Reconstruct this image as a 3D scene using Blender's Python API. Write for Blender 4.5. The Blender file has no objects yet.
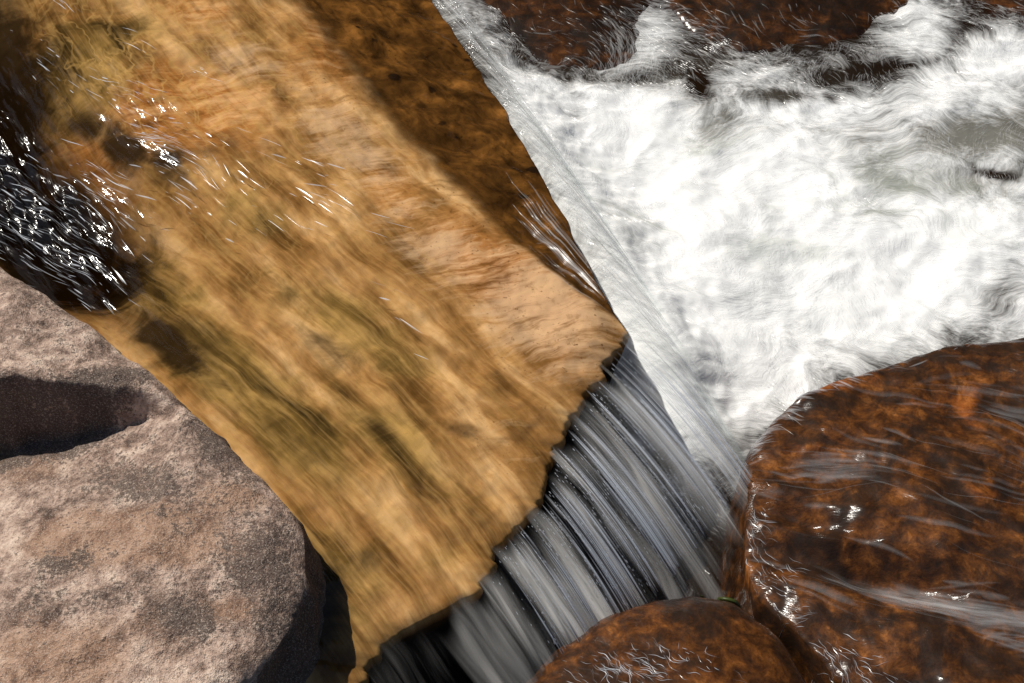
import bpy, math
import numpy as np
from mathutils import Vector

R = math.radians
scene = bpy.context.scene
COL = scene.collection
rng = np.random.default_rng(7)

# ------------------------------------------------------------------ camera
CAM = np.array([0.0, -2.9, 3.4]); TGT = np.array([0.0, 0.0, 0.15])
LENS, SENS, W, H = 50.0, 36.0, 1024, 683
cam = bpy.data.cameras.new("camera"); cam.lens = LENS; cam.sensor_width = SENS
cam.clip_start = 0.05; cam.clip_end = 500
cam_o = bpy.data.objects.new("camera", cam); COL.objects.link(cam_o)
cam_o.location = CAM
cam_o.rotation_euler = Vector(TGT - CAM).to_track_quat('-Z', 'Y').to_euler()
scene.camera = cam_o

# ------------------------------------------------------------------ light
TO_SUN = np.array([-0.48, 0.36, 0.83]); TO_SUN /= np.linalg.norm(TO_SUN)
elev = math.asin(TO_SUN[2]); azim = math.atan2(TO_SUN[0], TO_SUN[1])
world = bpy.data.worlds.new("World"); scene.world = world; world.use_nodes = True
wn = world.node_tree.nodes; wl = world.node_tree.links
sky = wn.new("ShaderNodeTexSky"); sky.sky_type = 'NISHITA'; sky.sun_disc = False
sky.sun_elevation = elev; sky.sun_rotation = azim
bg = wn["Background"]; bg.inputs[1].default_value = 0.05
wl.new(sky.outputs[0], bg.inputs[0])
sun = bpy.data.lights.new("sun", 'SUN'); sun.energy = 4.4; sun.angle = R(0.53); sun.color = (1, 0.95, 0.87)
sun_o = bpy.data.objects.new("sun", sun); COL.objects.link(sun_o)
sun_o.rotation_euler = Vector(-TO_SUN).to_track_quat('-Z', 'Y').to_euler()
vs = scene.view_settings
vs.view_transform = 'Standard'; vs.look = 'None'; vs.exposure = 0.0; vs.gamma = 1.0; vs.use_curve_mapping = False
cy = scene.cycles
cy.use_denoising = True; cy.transparent_max_bounces = 24; cy.max_bounces = 8
cy.caustics_reflective = False; cy.caustics_refractive = False
cy.sample_clamp_indirect = 4.0

# ------------------------------------------------------------------ helpers
FX = W * LENS / SENS
_f = (TGT - CAM) / np.linalg.norm(TGT - CAM)
_r = np.cross(_f, [0, 0, 1]); _r /= np.linalg.norm(_r); _u = np.cross(_r, _f)

def at(px, py, z):
    """the place in the stream, z metres up, that the photograph shows at (px, py)"""
    px = np.asarray(px, float); py = np.asarray(py, float)
    d = _f + ((px - W / 2) / FX)[..., None] * _r + (-(py - H / 2) / FX)[..., None] * _u
    t = (np.asarray(z, float) - CAM[2]) / d[..., 2]
    return CAM + t[..., None] * d

def ats(pts, z):
    a = np.array(pts, float); return at(a[:, 0], a[:, 1], z)

def smooth(a, b, x):
    t = np.clip((x - a) / (b - a), 0, 1); return t * t * (3 - 2 * t)

def _hash(ix, iy, seed):
    h = (ix.astype(np.int64) * 374761393 + iy.astype(np.int64) * 668265263 + seed * 1442695041) & 0xFFFFFFFF
    h = ((h ^ (h >> 13)) * 1274126177) & 0xFFFFFFFF
    return (h ^ (h >> 16)) & 0xFFFFFFFF

def noise(x, y, seed=0):
    """gradient noise, about -1..1"""
    x, y = np.broadcast_arrays(np.asarray(x, float), np.asarray(y, float))
    x0 = np.floor(x); y0 = np.floor(y); fx = x - x0; fy = y - y0
    ix = x0.astype(np.int64); iy = y0.astype(np.int64)
    def g(dx, dy):
        a = _hash(ix + dx, iy + dy, seed) * (2 * math.pi / 4294967296.0)
        return np.cos(a) * (fx - dx) + np.sin(a) * (fy - dy)
    u = fx**3 * (fx * (fx * 6 - 15) + 10); v = fy**3 * (fy * (fy * 6 - 15) + 10)
    n = (g(0, 0) * (1 - u) + g(1, 0) * u) * (1 - v) + (g(0, 1) * (1 - u) + g(1, 1) * u) * v
    return n * 1.5

def fbm(x, y, oct=4, seed=0, gain=0.5):
    s = 0; a = 1.0
    for k in range(oct):
        s = s + a * noise(x * 2**k + 17.3 * k, y * 2**k - 9.1 * k, seed + k); a *= gain
    return s

def blob(x, y, px, py, rx, ry, z, rot=0.0):
    """soft elliptical patch lying on the surface at height z"""
    c, s = math.cos(R(rot)), math.sin(R(rot))
    p0 = at(px, py, z); p1 = at(px + rx * c, py + rx * s, z); p2 = at(px - ry * s, py + ry * c, z)
    M = np.linalg.inv(np.array([(p1 - p0)[:2], (p2 - p0)[:2]]).T)
    dx = x - p0[0]; dy = y - p0[1]
    a = M[0, 0] * dx + M[0, 1] * dy; b = M[1, 0] * dx + M[1, 1] * dy
    return np.exp(-(a * a + b * b))

def blobs(x, y, z, lst):
    o = np.zeros(np.shape(x))
    for b in lst:
        w = b[5] if len(b) > 5 else 1.0
        rot = b[4] if len(b) > 4 else 0.0
        o = np.maximum(o, w * blob(x, y, b[0], b[1], b[2], b[3], z, rot))
    return o

def mesh_arrays(name, V, F, mat, attrs=None, parent=None, smooth_shade=True):
    me = bpy.data.meshes.new(name)
    V = np.ascontiguousarray(V, np.float32).reshape(-1, 3); F = np.ascontiguousarray(F, np.int32)
    n, k = F.shape
    me.vertices.add(len(V)); me.vertices.foreach_set("co", V.ravel())
    me.loops.add(n * k); me.loops.foreach_set("vertex_index", F.ravel())
    me.polygons.add(n); me.polygons.foreach_set("loop_start", np.arange(0, n * k, k, dtype=np.int32))
    me.polygons.foreach_set("use_smooth", np.full(n, smooth_shade))
    me.update(calc_edges=True)
    for an, av in (attrs or {}).items():
        av = np.asarray(av, np.float32)
        if av.ndim == 2 and av.shape[1] == 3:
            at_ = me.attributes.new(an, 'FLOAT_VECTOR', 'POINT'); at_.data.foreach_set("vector", np.ascontiguousarray(av).ravel())
        else:
            at_ = me.attributes.new(an, 'FLOAT', 'POINT'); at_.data.foreach_set("value", np.ascontiguousarray(av).ravel())
    me.materials.append(mat)
    o = bpy.data.objects.new(name, me); COL.objects.link(o)
    if parent: o.parent = parent
    return o

def grid_faces(nr, nc, wrap=False, up=False):
    i = np.arange(nr - 1)[:, None]; j = np.arange(nc if wrap else nc - 1)[None, :]
    j2 = (j + 1) % nc
    a = i * nc + j; b = i * nc + j2; c = (i + 1) * nc + j2; d = (i + 1) * nc + j
    return np.stack([a, b, c, d] if up else [a, d, c, b], -1).reshape(-1, 4)

def tag(o, label, cat, kind=None, group=None):
    o["label"] = label; o["category"] = cat
    if kind: o["kind"] = kind
    if group: o["group"] = group
    return o

# ------------------------------------------------------------------ node helpers
class NT:
    def __init__(self, name):
        self.m = bpy.data.materials.new(name); self.m.use_nodes = True
        self.n = self.m.node_tree.nodes; self.l = self.m.node_tree.links
        self.n.clear(); self.out = self.n.new("ShaderNodeOutputMaterial")
    def _set(self, sock, v):
        if v is None: return
        if isinstance(v, bpy.types.NodeSocket): self.l.new(v, sock)
        else:
            if isinstance(v, tuple) and len(v) == 3 and sock.type == 'RGBA': v = v + (1,)
            sock.default_value = v
    def attr(self, name, vec=False):
        a = self.n.new("ShaderNodeAttribute"); a.attribute_name = name
        return a.outputs["Vector"] if vec else a.outputs["Fac"]
    def pos(self): return self.n.new("ShaderNodeNewGeometry").outputs["Position"]
    def mapv(self, v, scale=(1, 1, 1), loc=(0, 0, 0), rot=(0, 0, 0)):
        m = self.n.new("ShaderNodeMapping"); self._set(m.inputs["Vector"], v)
        m.inputs["Scale"].default_value = scale; m.inputs["Location"].default_value = loc; m.inputs["Rotation"].default_value = rot
        return m.outputs[0]
    def noise(self, v, scale, detail=4, rough=0.55, dist=0.0, col=False):
        t = self.n.new("ShaderNodeTexNoise"); self._set(t.inputs["Vector"], v)
        t.inputs["Scale"].default_value = scale; t.inputs["Detail"].default_value = detail
        t.inputs["Roughness"].default_value = rough; t.inputs["Distortion"].default_value = dist
        return t.outputs["Color" if col else "Fac"]
    def vor(self, v, scale, feature='F1', out="Distance", rnd=1.0):
        t = self.n.new("ShaderNodeTexVoronoi"); t.feature = feature; self._set(t.inputs["Vector"], v)
        t.inputs["Scale"].default_value = scale; t.inputs["Randomness"].default_value = rnd
        return t.outputs[out]
    def ramp(self, f, a, b, lo=0.0, hi=1.0):
        m = self.n.new("ShaderNodeMapRange"); m.interpolation_type = 'SMOOTHSTEP'; m.clamp = True
        self._set(m.inputs[0], f); m.inputs[1].default_value = a; m.inputs[2].default_value = b
        m.inputs[3].default_value = lo; m.inputs[4].default_value = hi
        return m.outputs[0]
    def cramp(self, f, stops):
        c = self.n.new("ShaderNodeValToRGB"); self._set(c.inputs[0], f)
        e = c.color_ramp.elements
        while len(e) < len(stops): e.new(0.5)
        for k, (p, cc) in enumerate(stops): e[k].position = p; e[k].color = tuple(cc) + (1,)
        return c.outputs[0]
    def math(self, op, a, b=None, clamp=False):
        m = self.n.new("ShaderNodeMath"); m.operation = op; m.use_clamp = clamp
        self._set(m.inputs[0], a); self._set(m.inputs[1], b); return m.outputs[0]
    def mix(self, f, a, b, mode='MIX'):
        m = self.n.new("ShaderNodeMix"); m.data_type = 'RGBA'; m.blend_type = mode
        self._set(m.inputs[0], f); self._set(m.inputs[6], a); self._set(m.inputs[7], b); return m.outputs[2]
    def vadd(self, a, b):
        m = self.n.new("ShaderNodeVectorMath"); m.operation = 'ADD'; self._set(m.inputs[0], a); self._set(m.inputs[1], b); return m.outputs[0]
    def vscale(self, a, s):
        m = self.n.new("ShaderNodeVectorMath"); m.operation = 'SCALE'; self._set(m.inputs[0], a); self._set(m.inputs["Scale"], s); return m.outputs[0]
    def bump(self, h, strength, dist, nrm=None):
        b = self.n.new("ShaderNodeBump"); self._set(b.inputs["Height"], h); self._set(b.inputs["Strength"], strength)
        b.inputs["Distance"].default_value = dist
        if nrm is not None: self._set(b.inputs["Normal"], nrm)
        return b.outputs[0]
    def bsdf(self, typ, **kw):
        s = self.n.new(typ)
        for k, v in kw.items(): self._set(s.inputs[k.replace("_", " ")], v)
        return s.outputs[0]
    def mixs(self, f, a, b):
        m = self.n.new("ShaderNodeMixShader"); self._set(m.inputs[0], f)
        self.l.new(a, m.inputs[1]); self.l.new(b, m.inputs[2]); return m.outputs[0]
    def fresnel(self, ior, nrm=None):
        # Schlick, the same from both sides so that sunlight still gets through the film
        g = self.n.new("ShaderNodeNewGeometry"); d = self.n.new("ShaderNodeVectorMath"); d.operation = 'DOT_PRODUCT'
        self.l.new(g.outputs["Incoming"], d.inputs[0]); self.l.new(nrm if nrm is not None else g.outputs["Normal"], d.inputs[1])
        f0 = ((ior - 1) / (ior + 1)) ** 2
        k = self.math('SUBTRACT', 1.0, self.math('ABSOLUTE', d.outputs["Value"]), True)
        return self.math('ADD', f0, self.math('MULTIPLY', self.math('POWER', k, 5.0), 1 - f0), True)
    def done(self, s): self.l.new(s, self.out.inputs[0]); return self.m

# ------------------------------------------------------------------ materials
def mat_slab():
    t = NT("golden_stream_rock"); p = t.pos(); fl = t.attr("flow", True)
    dark, olive, orange, pale, face, strk = (t.attr(k) for k in ("dark", "olive", "orange", "pale", "face", "streak"))
    wob = t.vscale(t.vadd(t.noise(p, 2.6, 2, col=True), (-.5, -.5, -.5)), 0.06)
    q = t.vadd(fl, wob)
    n1 = t.noise(t.mapv(q, (2.4, 9, 1)), 1.0, 5, 0.6, 0.3)
    n2 = t.noise(t.mapv(q, (3.6, 30, 1)), 1.0, 4, 0.55, .15)
    n3 = t.noise(t.mapv(q, (4, 130, 1)), 1.0, 2, 0.5)
    n4 = t.noise(p, 5.0, 5, 0.62, 0.8)
    n5 = t.noise(p, 75, 4, 0.7)
    n8 = t.noise(p, 22, 5, 0.68, 0.4)
    bed = t.vadd(t.mapv(p, (1, 1, 1), rot=(0, 0, R(-16))), t.vscale(t.vadd(t.noise(p, 3.5, 3, col=True), (-.5, -.5, -.5)), .16))
    n9 = t.noise(t.mapv(bed, (5, 24, 1)), 1.0, 6, .68)
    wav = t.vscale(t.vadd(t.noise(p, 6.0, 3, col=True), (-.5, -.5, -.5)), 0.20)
    caustic = t.math('ABSOLUTE', t.math('SUBTRACT', t.noise(t.mapv(t.vadd(fl, wav), (5, 16, 1)), 1.0, 2, .5), .5))
    gold = t.cramp(n1, [(.35, (.12, .055, .014)), (.45, (.265, .130, .040)), (.53, (.41, .218, .080)), (.64, (.66, .41, .19))])
    org = t.cramp(t.math('ADD', t.math('MULTIPLY', n4, .5), t.math('MULTIPLY', n9, .5)), [(.38, (.17, .058, .012)), (.48, (.40, .165, .044)), (.59, (.66, .37, .165))])
    olv = t.cramp(n1, [(.36, (.042, .026, .008)), (.48, (.165, .098, .026)), (.60, (.42, .255, .08))])
    c = t.mix(t.ramp(t.math('ADD', orange, t.math('MULTIPLY', t.math('SUBTRACT', n4, .5), .9)), .25, .75), gold, org)
    c = t.mix(t.ramp(t.math('ADD', olive, t.math('MULTIPLY', t.math('SUBTRACT', n4, .5), 1.2)), .2, .75), c, olv)
    c = t.mix(t.ramp(t.math('ADD', pale, t.math('MULTIPLY', t.math('SUBTRACT', n9, .5), 1.5)), .4, .95, 0, .7), c, (.66, .44, .27))
    # smeared bands along the current
    c = t.mix(t.math('MULTIPLY', t.ramp(n2, .48, .68), t.math('MULTIPLY', strk, .38)), c, (.52, .32, .115))
    c = t.mix(t.math('MULTIPLY', t.ramp(n2, .50, .34), t.math('MULTIPLY', strk, .36)), c, (.095, .052, .015))
    c = t.mix(t.math('MULTIPLY', t.ramp(n3, .45, .70), t.math('MULTIPLY', strk, .22)), c, (.52, .32, .12))
    # grain of the bare stone where the water is thin
    inv = t.math('SUBTRACT', 1.0, strk, True)
    c = t.mix(t.math('MULTIPLY', t.ramp(n9, .50, .34), t.math('MULTIPLY', inv, .55)), c, (.15, .068, .018))
    c = t.mix(t.math('MULTIPLY', t.ramp(n9, .54, .70), t.math('MULTIPLY', inv, .38)), c, (.60, .40, .21))
    c = t.mix(t.math('MULTIPLY', t.ramp(n8, .56, .72), t.math('MULTIPLY', inv, .5)), c, (.20, .095, .028))
    c = t.mix(t.math('MULTIPLY', t.ramp(n5, .60, .70), t.math('ADD', t.math('MULTIPLY', inv, .8), .15)), c, (.11, .05, .014))
    c = t.mix(t.math('MULTIPLY', t.ramp(caustic, .05, .0, 0, .4), t.attr('caustic_amt')), c, (.60, .37, .13))  # caustic light lines painted pale into the rock colour
    # dark stained hollows, and the boulder's shadow painted on the slab
    c = t.mix(t.ramp(t.math('ADD', dark, t.math('ADD', t.math('MULTIPLY', t.math('SUBTRACT', n1, .5), 1.1), t.math('MULTIPLY', t.math('SUBTRACT', n4, .5), 1.5))), .22, .95, 0, .96), c, (.018, .010, .004))
    # dark brown side face
    n6 = t.noise(p, 8.0, 6, 0.62, 0.6); n7 = t.noise(t.mapv(fl, (5, 22, 1)), 1.0, 4, .6)
    fc = t.cramp(n6, [(.34, (.035, .015, .004)), (.47, (.085, .037, .009)), (.58, (.155, .066, .015)), (.70, (.28, .12, .028))])
    fc = t.mix(t.ramp(n7, .5, .34, 0, .55), fc, (.024, .012, .004))
    fc = t.mix(t.ramp(face, .45, .08, 0, .45), fc, (.035, .018, .006))
    fc = t.mix(t.ramp(n5, .56, .70, 0, .6), fc, (.016, .009, .004))
    pits = t.vor(p, 9.0)
    fc = t.mix(t.ramp(t.math('ADD', pits, t.math('MULTIPLY', t.math('SUBTRACT', n6, .5), .6)), .10, .17, .8, 0), fc, (.010, .006, .004))
    c = t.mix(t.ramp(t.math('ADD', face, t.math('MULTIPLY', t.math('SUBTRACT', n6, .5), .20)), .02, .26), c, fc)
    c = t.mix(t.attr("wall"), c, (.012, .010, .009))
    h = t.math('ADD', t.math('MULTIPLY', n6, .8), t.math('MULTIPLY', n5, .25))
    nb = t.bump(h, t.ramp(face, .02, .15, .10, .4), .02)
    return t.done(t.bsdf("ShaderNodeBsdfPrincipled", Base_Color=c, Roughness=.7, Specular_IOR_Level=.0, Normal=nb))

def mat_film():
    """thin clear running water: lets the bed show, mirrors sky and sun on its ripples"""
    t = NT("running_water"); fl = t.attr("flow", True); rip = t.attr("ripple"); deep = t.attr("deep")
    wob = t.vscale(t.vadd(t.noise(fl, 4.0, 2, col=True), (-.5, -.5, -.5)), 0.10)
    q = t.vadd(fl, wob)
    a = t.noise(t.mapv(q, (6, 46, 1)), 1.0, 3, .55)
    b = t.noise(t.mapv(q, (11, 150, 1)), 1.0, 2, .5)
    h = t.math('ADD', a, t.math('MULTIPLY', b, .35))
    nb = t.bump(h, rip, .03)
    fr = t.fresnel(1.33, nb)
    gl = t.bsdf("ShaderNodeBsdfGlossy", Color=(1, 1, 1), Roughness=t.ramp(rip, .1, .4, .06, .13), Normal=nb)
    tint = t.mix(deep, (.99, .975, .94), (.16, .11, .06))
    tr = t.bsdf("ShaderNodeBsdfTransparent", Color=tint)
    return t.done(t.mixs(fr, tr, gl))

def mat_fall(name, lo, hi, fine, body, cover0):
    t = NT(name); fl = t.attr("flow", True); den = t.attr("density"); edge = t.attr("edge")
    a = t.noise(t.mapv(fl, (17, .9, 1)), 1.0, 2, .5)
    b = t.noise(t.mapv(fl, (62, 1.6, 1)), 1.0, 3, .55)
    c = t.noise(t.mapv(fl, (260, 4, 1)), 1.0, 2, .6)
    m = t.math('ADD', t.math('MULTIPLY', a, 1.25), t.math('ADD', t.math('MULTIPLY', b, .55), t.math('MULTIPLY', c, .14)))
    m = t.math('ADD', m, t.math('SUBTRACT', den, .97))
    al = t.ramp(m, lo, hi, cover0, fine)
    al = t.math('MULTIPLY', al, edge)
    h = t.math('ADD', t.math('MULTIPLY', a, 1.2), t.math('ADD', t.math('MULTIPLY', b, .4), t.math('MULTIPLY', c, .05)))
    nb = t.bump(h, .35, .02)
    # aerated water scatters from its whole depth, so its shading leans on the vertical more than on the skin
    vn = t.n.new("ShaderNodeVectorMath"); vn.operation = 'NORMALIZE'
    t.l.new(t.vadd(t.vscale(nb, .55), (0, -.1, 1.5)), vn.inputs[0])
    d = t.bsdf("ShaderNodeBsdfDiffuse", Color=body, Normal=vn.outputs[0])
    tl = t.bsdf("ShaderNodeBsdfTranslucent", Color=body, Normal=nb)
    s = t.mixs(.04, d, tl)
    gl = t.bsdf("ShaderNodeBsdfGlossy", Color=(1, 1, 1), Roughness=.16, Normal=nb)
    tr = t.bsdf("ShaderNodeBsdfTransparent", Color=(.97, .98, .98))
    s = t.mixs(al, tr, s)
    return t.done(t.mixs(t.math('MULTIPLY', t.math('MULTIPLY', t.fresnel(1.33, nb), .5), edge), s, gl))

def mat_pool():
    t = NT("foaming_water"); p = t.pos(); fl = t.attr("flow", True); foam = t.attr("foam"); tur = t.attr("turbid")
    wob = t.vscale(t.vadd(t.noise(p, 5.0, 3, col=True), (-.5, -.5, -.5)), 0.10)
    q = t.vadd(fl, wob)
    a = t.noise(t.mapv(q, (7, 12, 1)), 1.0, 5, .65, .4)
    b = t.noise(t.mapv(q, (26, 90, 1)), 1.0, 3, .65)
    c = t.noise(t.mapv(q, (50, 260, 1)), 1.0, 2, .6)
    m = t.math('ADD', t.math('MULTIPLY', t.math('SUBTRACT', a, .5), 1.0), t.math('ADD', t.math('MULTIPLY', t.math('SUBTRACT', b, .5), .5), t.math('MULTIPLY', t.math('SUBTRACT', c, .5), .3)))
    cov = t.ramp(t.math('ADD', foam, m), .08, .76)
    h = t.math('ADD', a, t.math('ADD', t.math('MULTIPLY', b, .12), t.math('MULTIPLY', c, .03)))
    nb = t.bump(h, .35, .03)
    big = t.noise(t.mapv(q, (2.2, 4.5, 1)), 1.0, 4, .6, .5)
    white = t.mix(t.ramp(a, .35, .65), (.84, .85, .845), (.91, .915, .91))
    white = t.mix(t.math('MULTIPLY', t.ramp(big, .50, .68), t.ramp(tur, .1, .9, .2, .8)), white, (.62, .645, .605))
    fo = t.mixs(.06, t.bsdf("ShaderNodeBsdfDiffuse", Color=white, Normal=nb), t.bsdf("ShaderNodeBsdfTranslucent", Color=white, Normal=nb))
    wcol = t.mix(tur, (.045, .024, .012), (.30, .315, .28))
    wa_body = t.mixs(t.ramp(tur, 0, .6, .25, 1), t.bsdf("ShaderNodeBsdfTransparent", Color=(.55, .42, .28)), t.bsdf("ShaderNodeBsdfDiffuse", Color=wcol, Normal=nb))
    wa = t.mixs(t.fresnel(1.33, nb), wa_body, t.bsdf("ShaderNodeBsdfGlossy", Color=(1, 1, 1), Roughness=.1, Normal=nb))
    return t.done(t.mixs(cov, wa, fo))

def mat_froth(name, col, op, gloss=.06):
    t = NT(name); d = t.bsdf("ShaderNodeBsdfDiffuse", Color=col); tl = t.bsdf("ShaderNodeBsdfTranslucent", Color=col)
    s = t.mixs(.05, d, tl)
    s = t.mixs(gloss, s, t.bsdf("ShaderNodeBsdfGlossy", Color=(1, 1, 1), Roughness=.2))
    f = t.math('MULTIPLY', t.attr("alpha"), op)
    return t.done(t.mixs(f, t.bsdf("ShaderNodeBsdfTransparent", Color=(1, 1, 1)), s))

def mat_granite():
    t = NT("granite"); p = t.pos(); lich_shade = t.attr("lichen_shade"); warm = t.attr("warm")
    n1 = t.noise(p, 3.2, 6, .65, .4); n2 = t.noise(p, 16, 6, .7, .3); n3 = t.noise(p, 90, 4, .75); n4 = t.noise(p, 260, 2, .7)
    sp = t.vor(p, 150.0)
    c = t.cramp(n2, [(.34, (.095, .064, .050)), (.44, (.28, .20, .16)), (.52, (.52, .40, .335)), (.64, (.82, .70, .60))])
    wc = t.cramp(n2, [(.32, (.17, .095, .062)), (.48, (.38, .25, .175)), (.68, (.60, .44, .34))])
    c = t.mix(t.ramp(t.math('ADD', warm, t.math('MULTIPLY', t.math('SUBTRACT', n1, .5), 1.6)), .3, .75), c, wc)
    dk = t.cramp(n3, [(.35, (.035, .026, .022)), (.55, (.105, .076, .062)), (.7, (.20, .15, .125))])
    lm = t.math('ADD', lich_shade, t.math('ADD', t.math('MULTIPLY', t.math('SUBTRACT', n1, .5), 1.3), t.math('MULTIPLY', t.math('SUBTRACT', n2, .5), 1.5)))
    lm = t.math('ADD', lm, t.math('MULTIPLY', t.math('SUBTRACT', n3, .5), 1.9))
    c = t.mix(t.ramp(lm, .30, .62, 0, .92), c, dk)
    c = t.mix(t.ramp(n3, .54, .64, 0, .55), c, (.12, .083, .066))
    c = t.mix(t.ramp(n4, .52, .68, 0, .5), c, (.72, .66, .60))
    c = t.mix(t.ramp(sp, .12, .2, .55, 0), c, (.06, .048, .042))
    c = t.mix(1.0, c, (1.03, .94, .87), 'MULTIPLY')
    h = t.math('ADD', t.math('MULTIPLY', n2, 1.0), t.math('ADD', t.math('MULTIPLY', n3, .5), t.math('MULTIPLY', n4, .2)))
    nb = t.bump(h, .9, .022)
    return t.done(t.bsdf("ShaderNodeBsdfPrincipled", Base_Color=c, Roughness=.85, Normal=nb))

def mat_wet(name, dim=1.0):
    t = NT(name); p = t.pos(); fl = t.attr("flow", True); rust = t.attr("rust"); wet = t.attr("ripple")
    n1 = t.noise(p, 3.4, 6, .66, .8); n2 = t.noise(p, 17, 6, .72, .4); n3 = t.noise(p, 85, 4, .7)
    q = t.vadd(fl, t.vscale(t.vadd(t.noise(p, 6.0, 3, col=True), (-.5, -.5, -.5)), .12))
    f1 = t.noise(t.mapv(q, (5, 26, 1)), 1.0, 4, .6); f2 = t.noise(t.mapv(q, (22, 120, 1)), 1.0, 3, .6)
    k = dim
    c = t.cramp(n2, [(.3, (.012*k, .006*k, .003*k)), (.46, (.060*k, .021*k, .006*k)), (.58, (.14*k, .048*k, .011*k)), (.72, (.34*k, .125*k, .030*k))])
    ru = t.cramp(n2, [(.3, (.10*k, .028*k, .006*k)), (.5, (.30*k, .085*k, .015*k)), (.7, (.45*k, .16*k, .04*k))])
    c = t.mix(t.ramp(t.math('ADD', rust, t.math('MULTIPLY', t.math('SUBTRACT', n1, .5), 2.4)), .45, .95), c, ru)
    c = t.mix(t.ramp(n1, .55, .42, 0, .78), c, (.016*k, .010*k, .007*k))
    c = t.mix(t.ramp(f1, .5, .32, 0, .6), c, (.022*k, .013*k, .009*k))
    c = t.mix(t.ramp(n3, .55, .72, 0, .5), c, (.012, .007, .005))
    h = t.math('ADD', n2, t.math('MULTIPLY', n3, .3))
    nb = t.bump(h, .35, .012)
    hw = t.math('ADD', f1, t.math('MULTIPLY', f2, .4))
    wb = t.bump(hw, wet, .012)
    return t.done(t.bsdf("ShaderNodeBsdfPrincipled", Base_Color=c, Roughness=.6, Specular_IOR_Level=.08, Normal=nb, Coat_Weight=.7, Coat_Roughness=.16, Coat_IOR=1.33, Coat_Normal=wb))

def mat_bed():
    t = NT("stream_bed"); p = t.pos(); n = t.noise(p, 4, 6, .65)
    c = t.cramp(n, [(.3, (.008, .005, .003)), (.6, (.035, .018, .008)), (.8, (.08, .04, .015))])
    return t.done(t.bsdf("ShaderNodeBsdfPrincipled", Base_Color=c, Roughness=.6, Normal=t.bump(n, .6, .05)))

def mat_leaf():
    t = NT("green_blade"); n = t.noise(t.pos(), 60, 3)
    c = t.cramp(n, [(.3, (.020, .032, .006)), (.7, (.055, .070, .012))])
    return t.done(t.bsdf("ShaderNodeBsdfPrincipled", Base_Color=c, Roughness=.35))

M_SLAB, M_FILM, M_POOL, M_GRAN, M_BED = mat_slab(), mat_film(), mat_pool(), mat_granite(), mat_bed()
M_WET, M_WETD = mat_wet("wet_rust_rock", .95), mat_wet("wet_dark_rock", .5)
M_CURT = mat_fall("curtain_water", -.22, .80, .94, (.97, .945, .91), .0)
M_FOAM = mat_froth("froth_threads", (.88, .89, .89), .85)
M_GLINT = mat_froth("froth_glint", (.90, .94, 1.0), 1.0, .15)  # white colour standing in for sun glints, shared with the fall's bright threads

# ------------------------------------------------------------------ stream bed (ground)
n = 160
gx = np.concatenate([np.linspace(-60, -4, 20), np.linspace(-3.9, 4.5, n), np.linspace(5, 60, 20)])
gy = np.concatenate([np.linspace(-60, -4, 20), np.linspace(-3.9, 4.5, n), np.linspace(5, 60, 20)])
X, Y = np.meshgrid(gx, gy)
Z = -0.38 + .05 * fbm(X * 1.5, Y * 1.5, 4, 3) - .0 * X
far = smooth(4, 30, np.hypot(X, Y)); Z = Z + far * 1.5 * (1 + fbm(X * .1, Y * .1, 3, 5))
tag(mesh_arrays("stream_bed", np.stack([X, Y, Z], -1), grid_faces(*X.shape, up=True), M_BED), "dark brown stony bed of the stream below the water", "stream bed", "structure")

# ------------------------------------------------------------------ dark wall added out of view, blocking the sky the wet surfaces would mirror
cx = np.linspace(-4.6, 16, 130); cz = np.linspace(0, 1, 90)
CXm, CZm = np.meshgrid(cx, cz)
top = 13 * smooth(-4.9, -3.4, CXm + .5 * fbm(CXm * .0 + 1, CZm * 4, 3, 8)) + 1.0 + 1.5 * fbm(CXm * .5, CXm * 0, 3, 9)
Zc = -.6 + (top + .6) * CZm
Yc = 5.6 + .12 * Zc + .5 * fbm(CXm * .6, Zc * .5, 4, 10) + .15 * fbm(CXm * 2.5, Zc * 2.0, 3, 12)
Vc = np.stack([CXm, Yc, Zc], -1); back = np.stack([cx, np.full(130, 11.), np.full(130, -.6)], -1)[None]
Vc = np.concatenate([Vc, back + np.array([0, 0, 8.0])[None], back], 0)
tag(mesh_arrays("sky_blocker", Vc, grid_faces(92, 130), M_BED), "unseen dark rocky wall added upstream to block sky reflections in the wet surfaces", "sky blocker", "structure")

# ------------------------------------------------------------------ slab
UP = [(330, -170), (430, 0), (500, 105), (556, 205), (598, 287), (626, 330)]
LOW = [(613, 349), (600, 363), (598, 376), (581, 396), (561, 430), (543, 470), (540, 495), (521, 519), (492, 545), (486, 572), (471, 591), (441, 607), (388, 634), (366, 660), (340, 720), (300, 800)]
ZU = [.26, .33, .39, .44, .485, .5]; ZL = [.5] * len(LOW)
cr = np.concatenate([ats(UP, np.array(ZU)), ats(LOW, np.array(ZL))])
# resample in y
def _ext(a, b, k): return b + (b - a) * k
cr = np.vstack([_ext(cr[1], cr[0], 4.0), cr, _ext(cr[-2], cr[-1], 3.0)])
CY = cr[::-1, 1]; CX = cr[::-1, 0]; CZ = cr[::-1, 2]
Y_CORNER = ats([(626, 330)], .5)[0, 1]
def crest_x(y):
    x = np.interp(y, CY, CX)
    lower = smooth(Y_CORNER + .02, Y_CORNER - .05, y)
    return x + lower * (.016 * fbm(y * 20, y * 0 + 3.1, 4, 11, .6)) + (1 - lower) * .012 * fbm(y * 5, y * 0 + 1.1, 4, 12)
def crest_z(y): return np.interp(y, CY, CZ)
rid = ats([(128, -190), (270, 0), (346, 95), (432, 180), (512, 242), (568, 285), (608, 318)], .52)
RY = rid[::-1, 1]; RX = rid[::-1, 0]
def ridge_x(y):
    return np.interp(y, RY, RX) + .012 * fbm(y * 5, y * 0 + .7, 3, 21)
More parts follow.
